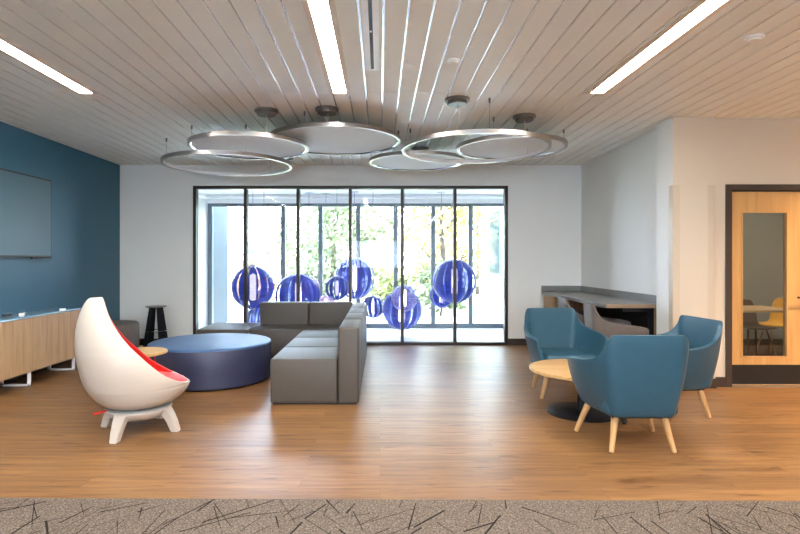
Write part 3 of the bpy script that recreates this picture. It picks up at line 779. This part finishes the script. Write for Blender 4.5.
t = thing('far_building', 'pale low building far beyond the trees', 'building', (0, 0, 0))
O('wall', M['stucco'], t, (box, -14, 10, 44, 52, -.2, 4.4))
O('roof', M['concrete'], t, (box, -14.4, 10.4, 43.6, 52.4, 4.4, 4.9))
for x in (-10, -5, 0, 5):
    O('window', M['winglass'], t, (box, x-1, x+1, 43.95, 44.0, 1.2, 2.8))

def tree(label, x, y, h, cr, leaf, nleaf, sparse=False, seed=1, kind='tree', group='trees outside the glazed vestibule'):
    rg = random.Random(seed)
    t = thing(kind, label, kind, (x, y, -.12), 0, group)
    bm = bmesh.new(); tips = []
    pipe(bm, [(0, 0, 0), (.05, .02, h*.3), (.0, .05, h*.6), (.05, 0, h*.92)], [.09*h/5, .075*h/5, .05*h/5, .015], 8)
    for k in range(26 if not sparse else 40):
        z = h*rg.uniform(.06, .85); a = rg.uniform(0, 2*PI); L = cr*rg.uniform(.6, 1.05)*(1-.5*max(0, z/h-.5))
        p0 = Vector((0, 0, z)); p2 = Vector((L*math.cos(a), L*math.sin(a), z+L*rg.uniform(.2, .8)))
        p1 = p0.lerp(p2, .5)+Vector((rg.uniform(-.1, .1), rg.uniform(-.1, .1), .12))
        pipe(bm, [p0, p1, p2], [.028*h/5, .018*h/5, .006], 5); tips += [p1, p2, p0.lerp(p2, .8), p1.lerp(p2, .3)]
        if sparse:
            for q in range(3):
                b0 = p0.lerp(p2, rg.uniform(.3, .9)); pipe(bm, [b0, b0+Vector((rg.uniform(-.4, .4), rg.uniform(-.3, .3), rg.uniform(.1, .5)))], [.01, .004], 4)
    finish(bm, 'trunk', M['bark'], t, True)
    bm = bmesh.new()
    for k in range(nleaf):
        p = tips[rg.randrange(len(tips))]+Vector((rg.gauss(0, .30), rg.gauss(0, .30), rg.gauss(0, .28)))*cr/1.6
        s = rg.uniform(.035, .085)*(.8 if sparse else 1.1); u = Vector((rg.gauss(0, 1), rg.gauss(0, 1), rg.gauss(0, 1))).normalized(); v = u.orthogonal().normalized()
        ww = u.cross(v)
        bm.faces.new([bm.verts.new(p+v*s*1.4), bm.verts.new(p+ww*s*.7), bm.verts.new(p-v*s*1.4), bm.verts.new(p-ww*s*.7)])
    finish(bm, 'foliage', leaf, t)
tree('bare rusty-leaved young tree beside the blue-grey pier', -6.1, 21.5, 6.0, 1.7, M['leaf4'], 900, True, 3)
tree('dense green tree standing behind the sofa corner', -1.55, 17.2, 6.0, 1.9, M['leaf1'], 5200, False, 5)
tree('tall yellow-green tree behind the pale lavender globe lamp', .75, 28.5, 9.2, 2.9, M['leaf2'], 6500, False, 8)
tree('pale yellow tree behind the last large globe lamp', 1.9, 16.5, 5.2, 1.5, M['leaf3'], 3400, False, 9)
tree('loose yellow tree between the first two globe lamps', -5.0, 28.0, 7.6, 1.5, M['leaf3'], 1500, True, 12)
tree('low golden tree beside the white building wing', 4.1, 22.5, 5.2, 1.4, M['leaf2'], 3000, False, 15)
for i, (x, y, lf, lab) in enumerate(((-3.55, 14.9, 'leaf4', 'low rusty shrub seen past the first large globe lamp'), (-1.75, 14.3, 'leaf1', 'low green shrub behind the sofa corner'),
        (.15, 14.6, 'leaf2', 'low yellow-green shrub behind the two low globe lamps'), (1.6, 14.1, 'leaf1', 'low green shrub close behind the last pair of globe lamps'), (2.0, 19.6, 'leaf2', 'distant yellow-green shrub farther back than the other shrubs'))):
    tree(lab, x, y, 1.35, .62, M[lf], 900, False, 30+i, 'shrub', 'shrubs outside the glazed vestibule')
